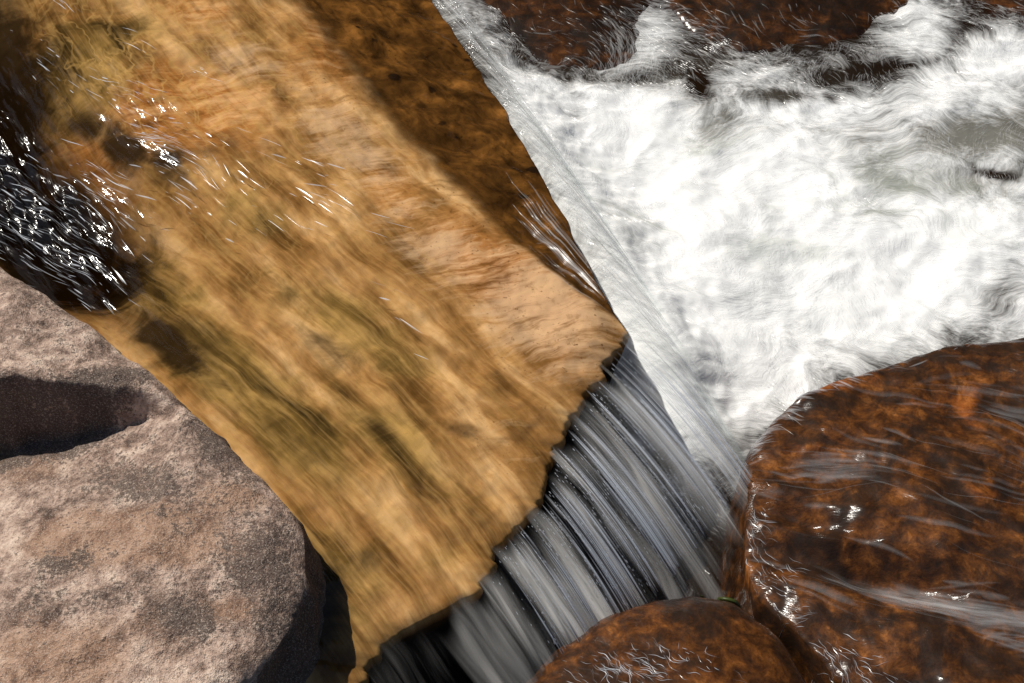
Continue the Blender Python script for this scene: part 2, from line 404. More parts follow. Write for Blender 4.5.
FLOW_A = ats([(200, 250), (400, 400)], .52); fd = (FLOW_A[1] - FLOW_A[0])[:2]; fd /= np.linalg.norm(fd)
nd = np.array([-fd[1], fd[0]])
def plateau(x, y):
    s = x * fd[0] + y * fd[1]
    return .515 - .012 * (s - .0)
DEEP = [(30, 205, 120, 70, 30), (-90, 130, 150, 120, 30), (150, 320, 60, 26, 45, .12)]
def slab_h(x, y):
    xc = crest_x(y); xr = np.minimum(ridge_x(y), xc - .01); zc = crest_z(y)
    base = plateau(x, y)
    f = np.clip((x - xr) / (xc - xr), 0, 1)
    up = smooth(Y_CORNER - .02, Y_CORNER + .25, y)
    ff = f * up
    z = base * (1 - ff) + zc * ff
    d = xc - x
    z = z - (1 - up) * .02 * np.exp(-np.maximum(d, 0) / .04)
    z = z + (.012 * fbm(x * 3.1, y * 3.1, 3, 31) + .006 * fbm(x * 11, y * 11, 3, 32)) * smooth(0, .08, d)
    z = z + up * smooth(.05, .3, f) * (.012 * fbm(x * 6, y * 6, 4, 33)) * smooth(0, .05, d)
    z = z - .30 * blobs(x, y, .52, DEEP)
    return z, f * up
rows = 640
ys = np.linspace(-1.75, 2.35, rows)
u = np.concatenate([np.linspace(-3.4, -1.85, 24), np.linspace(0, 1, 620)])
Xs = np.empty((rows, len(u))); xc = crest_x(ys)
Xs[:, :24] = u[None, :24]
Xs[:, 24:] = -1.80 + (xc[:, None] + 1.80) * u[None, 24:]
Ys = np.repeat(ys[:, None], len(u), 1)
Zs, face = slab_h(Xs, Ys)
wall = np.zeros_like(Zs)
# rounded lip and wall under the crest
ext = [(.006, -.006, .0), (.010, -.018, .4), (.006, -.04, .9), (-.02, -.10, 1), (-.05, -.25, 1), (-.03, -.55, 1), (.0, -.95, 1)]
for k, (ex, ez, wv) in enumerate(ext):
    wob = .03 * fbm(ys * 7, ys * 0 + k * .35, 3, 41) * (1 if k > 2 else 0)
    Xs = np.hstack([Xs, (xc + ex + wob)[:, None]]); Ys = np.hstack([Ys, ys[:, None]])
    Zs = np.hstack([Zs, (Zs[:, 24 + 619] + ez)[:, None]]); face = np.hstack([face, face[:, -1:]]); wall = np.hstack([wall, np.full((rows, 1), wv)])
sflow = Xs * fd[0] + Ys * fd[1]; tflow = Xs * nd[0] + Ys * nd[1]
tflow = tflow + .10 * sflow * np.abs(sflow) + .05 * np.sin(sflow * 2 + tflow)
flow = np.stack([sflow, tflow, 0 * sflow], -1)
x_, y_ = Xs, Ys
m_dark = blobs(x_, y_, .52, [(45, 210, 115, 70, 32, 1.3), (-15, 80, 85, 120, 10, 1.2), (150, 322, 110, 30, 42, .85), (120, 140, 50, 26, 30, .9), (170, 165, 50, 30, 45, .8), (225, 150, 40, 16, -10, .55), (85, 120, 70, 28, 20, .75), (190, 190, 50, 18, 40, .5), (110, 20, 40, 30, 50, .6),
    (110, 20, 40, 22, -40, .5), (385, 435, 50, 13, 46, .8), (445, 425, 44, 13, 10, .7), (330, 345, 80, 18, 25, .55), (300, 300, 50, 14, 30, .4), (270, 420, 70, 16, 45, .45), (365, 560, 30, 22, 40, .5), (545, 437, 10, 8, 0, .45),
    (215, 350, 60, 16, 40, .45), (10, 60, 40, 40, 0, .6), (390, 625, 40, 14, -30, .6), (345, 660, 40, 25, -30, .7), (325, 600, 30, 50, 20, 1.0), (45, 40, 60, 20, 40, .6), (250, 30, 50, 16, 60, .5), (300, 450, 40, 10, 40, .35)])  # the patch beside the grey boulder paints its cast shadow
m_olive = blobs(x_, y_, .52, [(250, 390, 170, 50, 40, .9), (330, 580, 110, 60, 40, .75), (140, 270, 90, 50, 30, .8), (350, 330, 110, 35, 30, .75), (80, 70, 90, 60, -30, .8), (400, 440, 110, 40, 40, .8), (240, 200, 70, 30, 35, .6), (440, 560, 40, 50, 40, .5)])
m_orange = blobs(x_, y_, .52, [(180, 110, 100, 60, 10, 1.0), (90, 150, 60, 40, 30, .8), (330, 40, 60, 70, 20, .7), (180, 330, 50, 20, 40, .7), (500, 270, 110, 50, 30, .85), (200, 10, 60, 40, 0, .6), (560, 340, 60, 60, 0, .5), (400, 200, 60, 30, 40, .6)])
m_strk = np.clip(1.0 - 1.15 * blobs(x_, y_, .52, [(560, 300, 130, 80, 35, 1), (470, 220, 110, 60, 40, .9), (590, 370, 60, 60, 0, .8), (340, 90, 70, 60, 40, .7), (520, 440, 50, 50, 0, .6)]), .08, 1)
m_caustic = np.clip(.12 + blobs(x_, y_, .52, [(140, 70, 190, 110, 20, 1), (250, 250, 120, 60, 30, .4)]) - .12, 0, 1)
m_pale = blobs(x_, y_, .52, [(240, 60, 90, 40, 20, .7), (350, 140, 90, 50, 40, .8), (545, 310, 110, 70, 30, 1.0), (450, 260, 110, 50, 35, .75), (420, 230, 90, 40, 30, .6), (420, 520, 70, 50, 45, .3), (250, 490, 60, 40, 45, .35)])
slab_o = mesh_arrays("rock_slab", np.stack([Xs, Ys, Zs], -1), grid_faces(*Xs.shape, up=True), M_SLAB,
    dict(flow=flow.reshape(-1, 3), dark=m_dark.ravel(), olive=m_olive.ravel(), orange=m_orange.ravel(), pale=m_pale.ravel(), caustic_amt=m_caustic.ravel(), streak=m_strk.ravel(), face=face.ravel(), wall=wall.ravel()))
tag(slab_o, "broad golden brown rock slab under thin running water, dark brown along its far side", "rock")

# water running over the slab
nc = 24 + 620
Xw, Yw = Xs[:, :nc], Ys[:, :nc]
xc2 = xc[:, None]
d = xc2 - Xw
lvl = plateau(Xw, Yw) + .03
facew = face[:, :nc]
thin = np.maximum(smooth(.0, .25, facew), smooth(.35, .02, d))
Zh = Zs[:, :nc]
Zw = np.maximum(lvl * (1 - thin) + (Zh + .007) * thin, Zh + .005)
Fw = flow[:, :nc]
amp = blobs(Xw, Yw, .54, [(40, 200, 110, 60, 30, 1), (140, 120, 90, 50, 30, .6), (-60, 160, 120, 90, 0, 1), (260, 200, 80, 50, 40, .2)])
Zw = Zw + amp * (1 - thin) * (.022 * fbm(Fw[..., 0] * 4, Fw[..., 1] * 16, 3, 51)) + .0012 * (1 - thin) * fbm(Fw[..., 0] * 3, Fw[..., 1] * 18, 2, 52)
ripple = .05 + .38 * amp
deep = np.clip(blobs(Xw, Yw, .54, [(25, 205, 105, 60, 28, 1), (-70, 120, 120, 90, 20, .9)]) * 1.1, 0, .9)
film_o = mesh_arrays("stream_water", np.stack([Xw, Yw, Zw], -1), grid_faces(*Xw.shape, up=True), M_FILM,
    dict(flow=Fw.reshape(-1, 3), ripple=ripple.ravel(), deep=deep.ravel()))
tag(film_o, "clear shallow water sliding across the golden slab towards its edge", "water", "structure")

# ------------------------------------------------------------------ falling water
c_corner = ats([(626, 330)], .5)[0]; TRAVEL = (ats([(748, 466)], .26)[0] - c_corner)[:2]
Y_LOW = ats([(486, 572)], .5)[0, 1]; TRAVEL_LOW = (ats([(486 + 86, 572 + 130)], .26)[0] - ats([(486, 572)], .5)[0])[:2]
def fall_pos(yc, t, fall_h=.255, lift=.0, travel_scale=1.0):
    xc = crest_x(yc); zc = crest_z(yc)
    drop = fall_h
    tx = t * travel_scale; w = smooth(Y_CORNER, Y_LOW, yc)
    return xc + (TRAVEL[0] * (1 - w) + TRAVEL_LOW[0] * w) * tx, yc + (TRAVEL[1] * (1 - w) + TRAVEL_LOW[1] * w) * tx, zc + .010 + lift - drop * (.50 * t + .50 * t * t)
def crest_len(y0, y1, k):
    yy = np.linspace(y0, y1, 3000); xx = crest_x(yy); zz = crest_z(yy)
    # slow arc length, jaggedness smoothed
    xx = np.convolve(np.pad(xx, 60, mode='edge'), np.ones(121) / 121, 'valid')
    s = np.concatenate([[0], np.cumsum(np.sqrt(np.diff(xx)**2 + np.diff(yy)**2 + np.diff(zz)**2))])
    sk = np.linspace(0, s[-1], k); return np.interp(sk, s, yy), sk
def fall(name, y0, y1, k, mat, seed, flute, dens_fn, edge_fn, tmax=1.06):
    yy, ss = crest_len(y0, y1, k); nt = 110
    t = np.linspace(0, tmax, nt)[None, :]; yc = yy[:, None]; s = ss[:, None]
    ts = 1 + .10 * noise(s * 9, t * 0, seed + 5) + .05 * noise(s * 31, t * .8, seed + 6)
    x, y, z = fall_pos(yc, t, travel_scale=ts)
    g = np.sqrt(np.clip(t, 0, 1))
    fl = flute * g * (fbm(s * 17, t * .7, 3, seed) + .5 * (1 - 2 * np.abs(noise(s * 38, t * .9, seed + 9))))
    nx, ny, nz = .35, -.45, .8
    V = np.stack([x + nx * fl, y + ny * fl, z + nz * fl * .6], -1)
    sw = s + .016 * noise(s * 7, t * 1.6, seed + 11) * (.3 + t) + .006 * noise(s * 24, t * 2.5, seed + 12)
    fa = np.stack([np.broadcast_to(sw, x.shape), np.broadcast_to(t * .6, x.shape), 0 * x], -1)
    den = np.broadcast_to(dens_fn(s, t, yc), x.shape); ed = np.broadcast_to(edge_fn(s, t, yc), x.shape)
    o = mesh_arrays(name, V, grid_faces(*x.shape), mat, dict(flow=fa.reshape(-1, 3), density=den.ravel(), edge=ed.ravel()))
    return o, (yy, ss)
Y_TOP = 2.2; Y_BOT = ats([(345, 705)], .5)[0, 1]
def dens_fn(s, t, y):
    low = smooth(Y_CORNER + .10, Y_CORNER - .06, y); lowp = smooth(Y_CORNER, Y_BOT, y)
    dl = -.12 + .62 * smooth(.0, .4, t) + .56 * smooth(.2, .8, t) + .40 * smooth(Y_CORNER - .40, Y_CORNER, y) * smooth(.05, .35, t) - .14 * lowp * smooth(1.1, .2, t) - .45 * smooth(Y_LOW + .05, Y_LOW - .14, y)
    du = 1.15 + .1 * smooth(.3, 1, t) - .2 * smooth(.12, .0, t) + .12 * noise(s * 4, t * 2, 79)
    return dl * low + du * (1 - low)
def edge_fn(s, t, y):
    low = smooth(Y_CORNER + .10, Y_CORNER - .06, y)
    el = smooth(.02, .24, t + .16 * noise(s * 22, t * 0 + .5, 76) - .02) * (1 - smooth(1.0, 1.25, t + .1 * noise(s * 40, t * 1.5, 78) - .25 * smooth(Y_CORNER - .1, Y_CORNER - .4, y)))
    el = el * (1 - .84 * smooth(Y_LOW + .06, Y_LOW - .16, y + .05 * noise(s * 14, t * 1.5, 75)))
    eu = (.4 + .6 * smooth(0, .10, t)) * (1 - .97 * smooth(.70, 1.10, t + .30 * noise(s * 26, t * 1.2, 77)))
    return el * low + eu * (1 - low)
f_fall, (yf, sf) = fall("waterfall", Y_TOP, Y_BOT, 1300, M_CURT, 61, .016, dens_fn, edge_fn, 1.45)
tag(f_fall, "fluted silvery sheet of water falling off the golden slab's edge between foam and boulders", "waterfall")
yu = yf[yf > Y_CORNER]; yl = yf[yf <= Y_CORNER]

# ------------------------------------------------------------------ pool
gx = np.concatenate([np.linspace(-30, -.75, 20), np.linspace(-.7, 2.3, 560), np.linspace(2.4, 30, 20)])
gy = np.concatenate([np.linspace(-30, -1.65, 16), np.linspace(-1.6, 2.3, 640), np.linspace(2.4, 30, 20)])
X, Y = np.meshgrid(gx, gy)
WHITE = [(760, 230, 170, 150, 20, 1.15), (640, 150, 110, 80, 30, 1.1), (880, 270, 190, 90, -15, 1.1), (960, 110, 110, 60, 0, .75), (720, 350, 110, 90, 0, 1.1), (1040, 230, 110, 90, 0, .8), (652, 45, 28, 44, 0, .5),
         (920, 30, 40, 45, -30, .7), (1000, 60, 60, 35, 0, .85), (560, 110, 50, 30, 30, .8), (800, 110, 140, 40, 0, .7), (690, 400, 70, 60, 0, 1.0), (750, 80, 110, 22, -10, .5), (1150, 150, 120, 120, 0, .8), (590, 95, 70, 20, 5, .6), (760, 76, 120, 16, 0, .35), (940, 150, 90, 50, 0, .95), (1030, 300, 60, 60, 0, .8)]
HOLES = [(960, 140, 70, 28, -15, .75), (930, 165, 60, 25, 10, .5), (700, 88, 16, 10, 60, .4), (830, 98, 14, 7, 20, .4), (560, 112, 30, 8, 25, .35), (640, 155, 24, 14, -30, .38), (715, 135, 30, 16, -35, .40), (785, 96, 40, 8, 0, .55),
         (990, 172, 26, 6, 10, .55), (890, 180, 60, 20, 10, .35), (1010, 300, 24, 26, -40, .4), (860, 75, 60, 10, -12, .35), (870, 215, 50, 16, 10, .3), (600, 78, 60, 8, 0, .2)]
foam = np.clip(blobs(X, Y, .0, WHITE), 0, 1.15) - blobs(X, Y, .0, HOLES)
foam = foam + .10 * fbm(X * 3, Y * 3, 3, 81)
turb = np.clip(blobs(X, Y, .0, [(860, 200, 190, 80, 0, 1), (980, 140, 100, 50, 0, .55), (700, 200, 150, 120, 0, .9)]) - .8 * blobs(X, Y, 0, [(990, 172, 26, 6, 10), (700, 88, 14, 10, 60), (830, 98, 14, 8, 20)]), 0, 1)
fm = np.clip(foam, 0, 1)
Z = .0 + fm * (.040 * fbm(X * 2.6 + .3, Y * 2.6, 2, 82) + .007 * fbm(X * 9, Y * 9, 2, 83)) + .008 * fbm(X * 7, Y * 7, 2, 84)
# foaming swell where the fall lands, drop towards the front
Z = Z + .05 * blob(X, Y, 690, 300, 80, 130, 0, 0) - .06 * smooth(.0, -.8, Y)
yy = np.linspace(Y_CORNER + .02, Y_TOP, 70); lx = crest_x(yy) + TRAVEL[0] * .98; ly = yy + TRAVEL[1] * .98; lz = .10 * smooth(Y_CORNER + .02, Y_CORNER + .3, yy)
near = (X > -.7) & (X < 1.2) & (Y > -1) & (Y < 2.3); mound = np.zeros(near.sum()); Xn, Yn = X[near], Y[near]
wn_ = 1 + .2 * fbm(Xn * 8, Yn * 8, 3, 88)
for a_, b_, h_ in zip(lx, ly, lz): mound = np.maximum(mound, h_ * np.exp(-((Xn - a_) ** 2 + (Yn - b_) ** 2) / (.13 * wn_) ** 2))
Z[near] += mound * .95; foam[near] += 3 * mound
Z = Z + fm * (1 - .65 * smooth(.6, 1.0, foam)) * (.014 * (1 - 2 * np.abs(noise(X * 5.5 + .3 * fbm(X * 3, Y * 3, 2, 89), Y * 7, 90))) + .006 * fbm(X * 16, Y * 20, 2, 95))
ang = .5 * fbm(X * 1.6, Y * 1.6, 2, 85)
fu = X * .9 - Y * .25 + .12 * fbm(X * 2.1, Y * 2.1, 2, 86); fv = Y * .9 + X * .25 + .16 * fbm(X * 2.3, Y * 2.3, 2, 87)
pool_o = mesh_arrays("pool_water", np.stack([X, Y, Z], -1), grid_faces(*X.shape, up=True), M_POOL,
    dict(flow=np.stack([fu, fv, 0 * fu], -1).reshape(-1, 3), foam=foam.ravel(), turbid=turb.ravel()))
tag(pool_o, "white churning water of the pool to the right of the slab", "water", "structure")
_gx, _gy, _Zp, _foam = gx, gy, Z, foam
def pool_at(x, y, A):
    i = np.clip(np.searchsorted(_gx, x) - 1, 0, len(_gx) - 2); j = np.clip(np.searchsorted(_gy, y) - 1, 0, len(_gy) - 2)
    a = (x - _gx[i]) / (_gx[i + 1] - _gx[i]); b = (y - _gy[j]) / (_gy[j + 1] - _gy[j])
    return (A[j, i] * (1 - a) + A[j, i + 1] * a) * (1 - b) + (A[j + 1, i] * (1 - a) + A[j + 1, i + 1] * a) * b

# ------------------------------------------------------------------ boulders
HTS = {}
def boulder(name, mat, top_px, z_top, height_fn, attr_fn, centre_px, na=1100, nr=230, flare=.10, bottom=-.6, round_r=.05, seed=0, flow_dir=(1, -1)):
    P = ats(top_px, np.array(z_top) if not np.isscalar(z_top) else z_top)
    c = ats([centre_px], float(np.mean(z_top)))[0]
    ang = np.arctan2(P[:, 1] - c[1], P[:, 0] - c[0]); o = np.argsort(ang); ang = ang[o]; rad = np.hypot(P[:, 0] - c[0], P[:, 1] - c[1])[o]; pz = P[o, 2]
    A = np.concatenate([ang - 2 * math.pi, ang, ang + 2 * math.pi])
    # angles: dense towards the middle of the picture
    th = np.linspace(-math.pi, math.pi, 6000); rr = np.interp(th, A, np.tile(rad, 3)); zz = np.interp(th, A, np.tile(pz, 3))
    kk = np.hanning(161); kk /= kk.sum()
    rr = np.convolve(np.pad(rr, 80, mode='wrap'), kk, 'valid'); zz = np.convolve(np.pad(zz, 80, mode='wrap'), kk, 'valid')
    tt = np.linspace(-math.pi, math.pi, na, endpoint=False)
    rr = np.interp(tt, th, rr); zz = np.interp(tt, th, zz)
    rr = rr * (1 + (.012 if seed < 10 else .022) * fbm(np.cos(tt) * 3 + seed, np.sin(tt) * 3, 4, seed))
    q = np.sqrt(np.linspace(0, 1, nr))[:, None] * .985 + .0
    x = c[0] + q * rr * np.cos(tt); y = c[1] + q * rr * np.sin(tt)
    dist = (1 - q) * rr
    z = height_fn(x, y, dist, np.broadcast_to(zz, x.shape))
    # rounding of the rim
    rim = np.clip(1 - dist / round_r, 0, 1); z = z - round_r * .7 * (1 - np.sqrt(np.clip(1 - rim**2, 0, 1)))
    ze = z[-1]
    X = [x]; Yl = [y]; Zl = [z]
    for k, (fr_, dz) in enumerate([(.10, .10), (.25, .22), (.45, .38), (.65, .55), (.85, .75), (1.0, 1.0)]):
        e = flare * fr_ + .985 * 0
        wb = 1 + .0
        nx_ = .018 * fbm(np.cos(tt) * 7 + seed, np.sin(tt) * 7 + k * .4, 3, seed + 3)
        r2 = rr * .985 + e + nx_
        X.append((c[0] + r2 * np.cos(tt))[None]); Yl.append((c[1] + r2 * np.sin(tt))[None]); Zl.append((ze + (bottom - ze) * dz)[None])
    X = np.vstack(X); Yl = np.vstack(Yl); Zl = np.vstack(Zl)
    fdv = np.array(flow_dir, float); fdv /= np.linalg.norm(fdv)
    at_ = dict(attr_fn(X, Yl)); at_["flow"] = np.stack([X * fdv[0] + Yl * fdv[1], -X * fdv[1] + Yl * fdv[0] + .08 * fbm(X * 2, Yl * 2, 2, 5), Zl], -1).reshape(-1, 3)
    if 'lichen_shade' in at_: at_['lichen_shade'][nr:] = np.maximum(at_['lichen_shade'][nr:], 1.0)      # side coloured dark, painting in the shade round the foot
    at_ = {k: (v if v.ndim == 2 and v.shape[-1] == 3 and k == "flow" else np.ravel(v)) for k, v in at_.items()}
    ob = mesh_arrays(name, np.stack([X, Yl, Zl], -1), grid_faces(*X.shape, wrap=True), mat, at_)
    return ob

# grey boulder
G_TOP = [(-220, 110), (-100, 185), (0, 256), (60, 297), (120, 338), (158, 368), (190, 400), (250, 455), (283, 488), (304, 525), (310, 570), (296, 618), (262, 662), (205, 715), (60, 800), (-120, 850), (-350, 700), (-420, 400), (-330, 150)]
lip = ats([(-300, 380), (-60, 386), (0, 398), (50, 396), (100, 392), (140, 390), (168, 392), (200, 400)], .72)
def g_height(x, y, d, z0):
    z = z0 + .05 * smooth(0, .6, d) + .020 * fbm(x * 2.2, y * 2.2, 3, 91) + .008 * fbm(x * 8, y * 8, 3, 92) + .003 * fbm(x * 30, y * 30, 3, 93)
    yl = np.interp(x, lip[:, 0], lip[:, 1]) + .010 * fbm(x * 8, x * 0, 3, 94)
    dd = yl - y
    fade = np.clip((lip[6, 0] + .04 - x) / (lip[6, 0] - lip[2, 0]), 0, 1.3) ** .75
    z = z - .22 * fade * smooth(-.015, .035, dd) * np.exp(-np.maximum(dd - .035, 0) / .75)
    z = z + .02 * fade * np.exp(-((dd + .03) / .06) ** 2)
    # front tilts down to the camera
    z = z - .25 * smooth(.30, -.35, d) * smooth(.05, .45, dd) * 0
    return z
def g_attr(x, y):
    li = blobs(x, y, .72, [(240, 420, 60, 30, 45, .6), (190, 620, 45, 30, 0, .7), (130, 470, 90, 34, 20, .62), (262, 560, 50, 60, 0, .75), (215, 440, 60, 40, 40, .72), (90, 600, 90, 18, -5, .55), (40, 600, 60, 30, 0, .45), (40, 300, 50, 16, 30, .45), (60, 560, 70, 24, 0, .4), (150, 370, 50, 16, 20, .5), (50, 340, 60, 16, 20, .3), (60, 460, 90, 22, 5, .4), (280, 600, 30, 60, 20, .6), (140, 420, 60, 25, 30, .45)])
    wa = blobs(x, y, .72, [(120, 535, 130, 36, 5, 1.2), (60, 655, 130, 50, 0, .9), (230, 500, 50, 30, 0, .7), (20, 430, 60, 40, 0, .6), (230, 610, 40, 20, 0, .7)])
    li = np.maximum(li, 1.1 * blobs(x, y, .60, [(-20, 440, 140, 26, 0), (120, 412, 60, 18, -20, .9)]))  # hollow coloured dark, its shadow painted in
    return dict(lichen_shade=li, warm=wa)
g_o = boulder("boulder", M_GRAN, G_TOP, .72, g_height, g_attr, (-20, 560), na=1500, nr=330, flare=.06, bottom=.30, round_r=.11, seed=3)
tag(g_o, "dry pale grey boulder with dark lichens and a shaded hollow beside the golden slab", "boulder")

# rust brown wet boulder on the right
RT = [(740, 462), (752, 436), (800, 398), (860, 368), (930, 350), (1024, 337), (1160, 330), (1330, 420), (1360, 640), (1200, 860), (980, 900), (880, 780), (842, 690), (800, 640), (758, 606), (740, 560), (738, 510)]
def r_height(x, y, d, z0):
    z = z0 + .06 * (1 - np.exp(-d / .25)) + .03 * fbm(x * 2.4, y * 2.4, 4, 101) + .0025 * fbm(x * 12, y * 12, 3, 102)
    z = z - .07 * blobs(x, y, .15, [(880, 600, 130, 20, 15), (800, 545, 60, 12, 20, .6)])
    return z
def r_attr(x, y):
    ru = blobs(x, y, .15, [(960, 430, 60, 40, 0, .6), (830, 410, 60, 25, -25, .6), (960, 520, 70, 30, 20, .6), (800, 470, 50, 30, 0, .4), (900, 395, 60, 20, 0, .4)])
    rp = .18 + .45 * blobs(x, y, .15, [(755, 525, 25, 30, 0), (880, 610, 160, 50, 15, .6), (960, 400, 120, 60, 0, .5)])
    return dict(rust=ru, ripple=rp)
r_o = boulder("boulder", M_WET, RT, .24, r_height, r_attr, (1100, 660), na=1300, nr=240, flare=.07, round_r=.035, seed=13, flow_dir=(1, -.28))
tag(r_o, "large wet rust brown boulder with water threads to the right of the waterfall", "boulder")

BT = [(440, 800), (490, 720), (530, 672), (565, 638), (610, 610), (655, 596), (700, 592), (745, 606), (785, 640), (812, 690), (835, 770), (760, 880), (620, 920), (500, 880)]
def b_height(x, y, d, z0):
    return z0 + .12 * (1 - np.exp(-d / .16)) + .012 * fbm(x * 3, y * 3, 3, 111) + .002 * fbm(x * 14, y * 14, 3, 112)
def b_attr(x, y):
    return dict(rust=blobs(x, y, .1, [(660, 640, 60, 30, 0, .35), (720, 660, 50, 20, 0, .3)]), ripple=.2 + .5 * blobs(x, y, .1, [(620, 665, 70, 30, 0)]))
b_o = boulder("boulder", M_WET, BT, .33, b_height, b_attr, (670, 740), na=800, nr=180, flare=.10, round_r=.06, seed=23, flow_dir=(1, -1))
tag(b_o, "rounded wet brown boulder at the foot of the waterfall, nearest the camera", "boulder")

# dark rocks awash at the back of the pool
def low_rock(px, z0, hgt, c, seed, label, flat=.2):
    def hf(x, y, d, zz): return zz + hgt * (1 - np.exp(-d / flat)) * (1 if flat > .1 else 0) + (hgt * np.clip(d / d.max(), 0, 1) * (2 - np.clip(d / d.max(), 0, 1)) if flat <= .1 else 0) + .014 * fbm(x * 3, y * 3, 3, seed) + .002 * fbm(x * 13, y * 13, 2, seed + 1)
    def af(x, y): return dict(rust=.12 + .25 * np.clip(fbm(x * 3, y * 3, 2, seed + 4), 0, 1), ripple=.12 + 0 * x)
    o = boulder("rock", M_WETD, px, z0, hf, af, c, na=700, nr=120, flare=.08, round_r=.05, seed=seed, flow_dir=(1, -.2))
    return tag(o, label, "rock")
REAR = []
REAR += [low_rock([(380, -60), (470, -120), (600, -130), (640, -60), (645, 20), (640, 62), (600, 74), (545, 72), (500, 60), (420, 20)], -.004, .05, (540, -20), 33, "dark brown wet rock just behind the top of the white sheet of water")]
REAR += [low_rock([(668, -60), (740, -120), (880, -120), (935, -60), (925, -5), (880, 25), (800, 52), (735, 56), (690, 34), (665, 5)], -.004, .06, (800, -30), 43, "long dark brown rock awash along the top of the pool, between two white plumes")]
REAR += [low_rock([(955, -40), (1020, -90), (1120, -70), (1140, 0), (1060, 24), (1000, 14), (965, -5)], -.004, .06, (1050, -20), 53, "dark wet rock at the far right corner of the pool")]

# ------------------------------------------------------------------ threads of froth and white painted glints
def per(n): return np.random.default_rng(n).normal(0, 1, n)
def ribbons(name, mat, starts, dirs_fn, length, width, nseg, height_fn, alpha, label, cat, lift=0.0, soft=True):
    """thin floating threads: starts (n,2), following the flow; one mesh"""
    n = len(starts); P = np.empty((n, nseg + 1, 3)); p = starts.copy(); L = length / nseg
    for k in range(nseg + 1):
        P[:, k, :2] = p; P[:, k, 2] = height_fn(p[:, 0], p[:, 1])
        dv = dirs_fn(p[:, 0], p[:, 1], k)
        p = p + dv * L[:, None]
    s = np.linspace(0, 1, nseg + 1)
    P[:, :, 2] += lift * np.sin(s * math.pi)[None] * rng.uniform(.3, 1, (n, 1)) + .002
    return ribbon_mesh(name, mat, P, width, alpha, label, cat, soft)
def ribbon_mesh(name, mat, P, width, alpha, label, cat, soft=True):
    n, m, _ = P.shape; s = np.linspace(0, 1, m)
    T = np.gradient(P, axis=1); side = np.cross(T, np.array([0, -.55, .83])[None, None]); side /= np.linalg.norm(side, axis=-1, keepdims=True) + 1e-9
    prof = np.sin(np.clip(s * .96 + .02, 0, 1) * math.pi) ** .6
    wv = (width[:, None] * prof[None])[..., None] * .5
    al = alpha[:, None] * (np.sin(s * math.pi).clip(0, 1) ** .5)[None]
    if soft:                                                   # thick in the middle, feathered to nothing at both sides
        nrm = np.cross(side, T); nrm /= np.linalg.norm(nrm, axis=-1, keepdims=True) + 1e-9
        V = np.stack([P - side * wv * 1.6, P + nrm * wv * .3 * np.sign(nrm[..., 2:3]), P + side * wv * 1.6], 2); k_ = 3
        al = np.stack([al * 0, al, al * 0], 2)
    else:
        V = np.stack([P - side * wv, P + side * wv], 2); k_ = 2; al = np.stack([al, al], 2)
    base = np.arange(n)[:, None] * (m * k_); k = np.arange(m - 1)[None] * k_; F = []
    for j in range(k_ - 1): F.append(np.stack([base + k + j, base + k + j + 1, base + k + k_ + j + 1, base + k + k_ + j], -1).reshape(-1, 4))
    o = mesh_arrays(name, V.reshape(-1, 3), np.concatenate(F), mat, dict(alpha=al.ravel()), smooth_shade=True)
    return tag(o, label, cat, "stuff")

# foam threads on the pool
def pool_dir(x, y, k):
    a = -.25 + 2.6 * noise(x * 1.5 + 4.2, y * 1.5, 121) + .9 * noise(x * 5, y * 5, 122)
    # outflow away from the foot of the fall
    return np.stack([np.cos(a), np.sin(a)], -1)
N = 130000
xs = rng.uniform(-.1, 2.1, N); yy_ = rng.uniform(-.5, 2.2, N)
fv = pool_at(xs, yy_, _foam) + .35 * fbm(xs * 9, yy_ * 9, 2, 123)
keep = rng.uniform(0, 1, N) < np.clip(.08 * smooth(.3, .8, fv) + .75 * smooth(.02, .30, fv) * smooth(.95, .45, fv), 0, .5)
st = np.stack([xs, yy_], -1)[keep]; n = len(st)
ribbons("foam", M_FOAM, st, pool_dir, rng.uniform(.010, .045, n), rng.uniform(.0005, .0013, n), 5, lambda x, y: pool_at(x, y, _Zp) + .001, rng.uniform(.08, .55, n),
        "fine white threads of foam swirling over the pool", "foam", lift=.004, soft=False)

# spray: tiny white drops painted as sparkles on the foam
N = 60000
xs = rng.uniform(-.1, 2.1, N); yy_ = rng.uniform(-.5, 2.2, N); keep = rng.uniform(0, 1, N) < .16 * smooth(.3, .9, pool_at(xs, yy_, _foam)); st = np.stack([xs, yy_], -1)[keep]; n = len(st)
ribbons("spray", M_FOAM, st, pool_dir, rng.uniform(.003, .012, n), rng.uniform(.0008, .002, n), 2, lambda x, y: pool_at(x, y, _Zp) + .004, rng.uniform(.6, 1, n), "tiny white drops of spray, painted sparkles scattered over the foaming pool", "spray", lift=.006, soft=False)

def scatter(px, py, rx, ry, rot, n, z):
    a = rng.normal(0, .6, (n, 2)); c, s = math.cos(R(rot)), math.sin(R(rot))
    X = px + a[:, 0] * rx * c - a[:, 1] * ry * s; Y = py + a[:, 0] * rx * s + a[:, 1] * ry * c
    return at(X, Y, z)[:, :2]

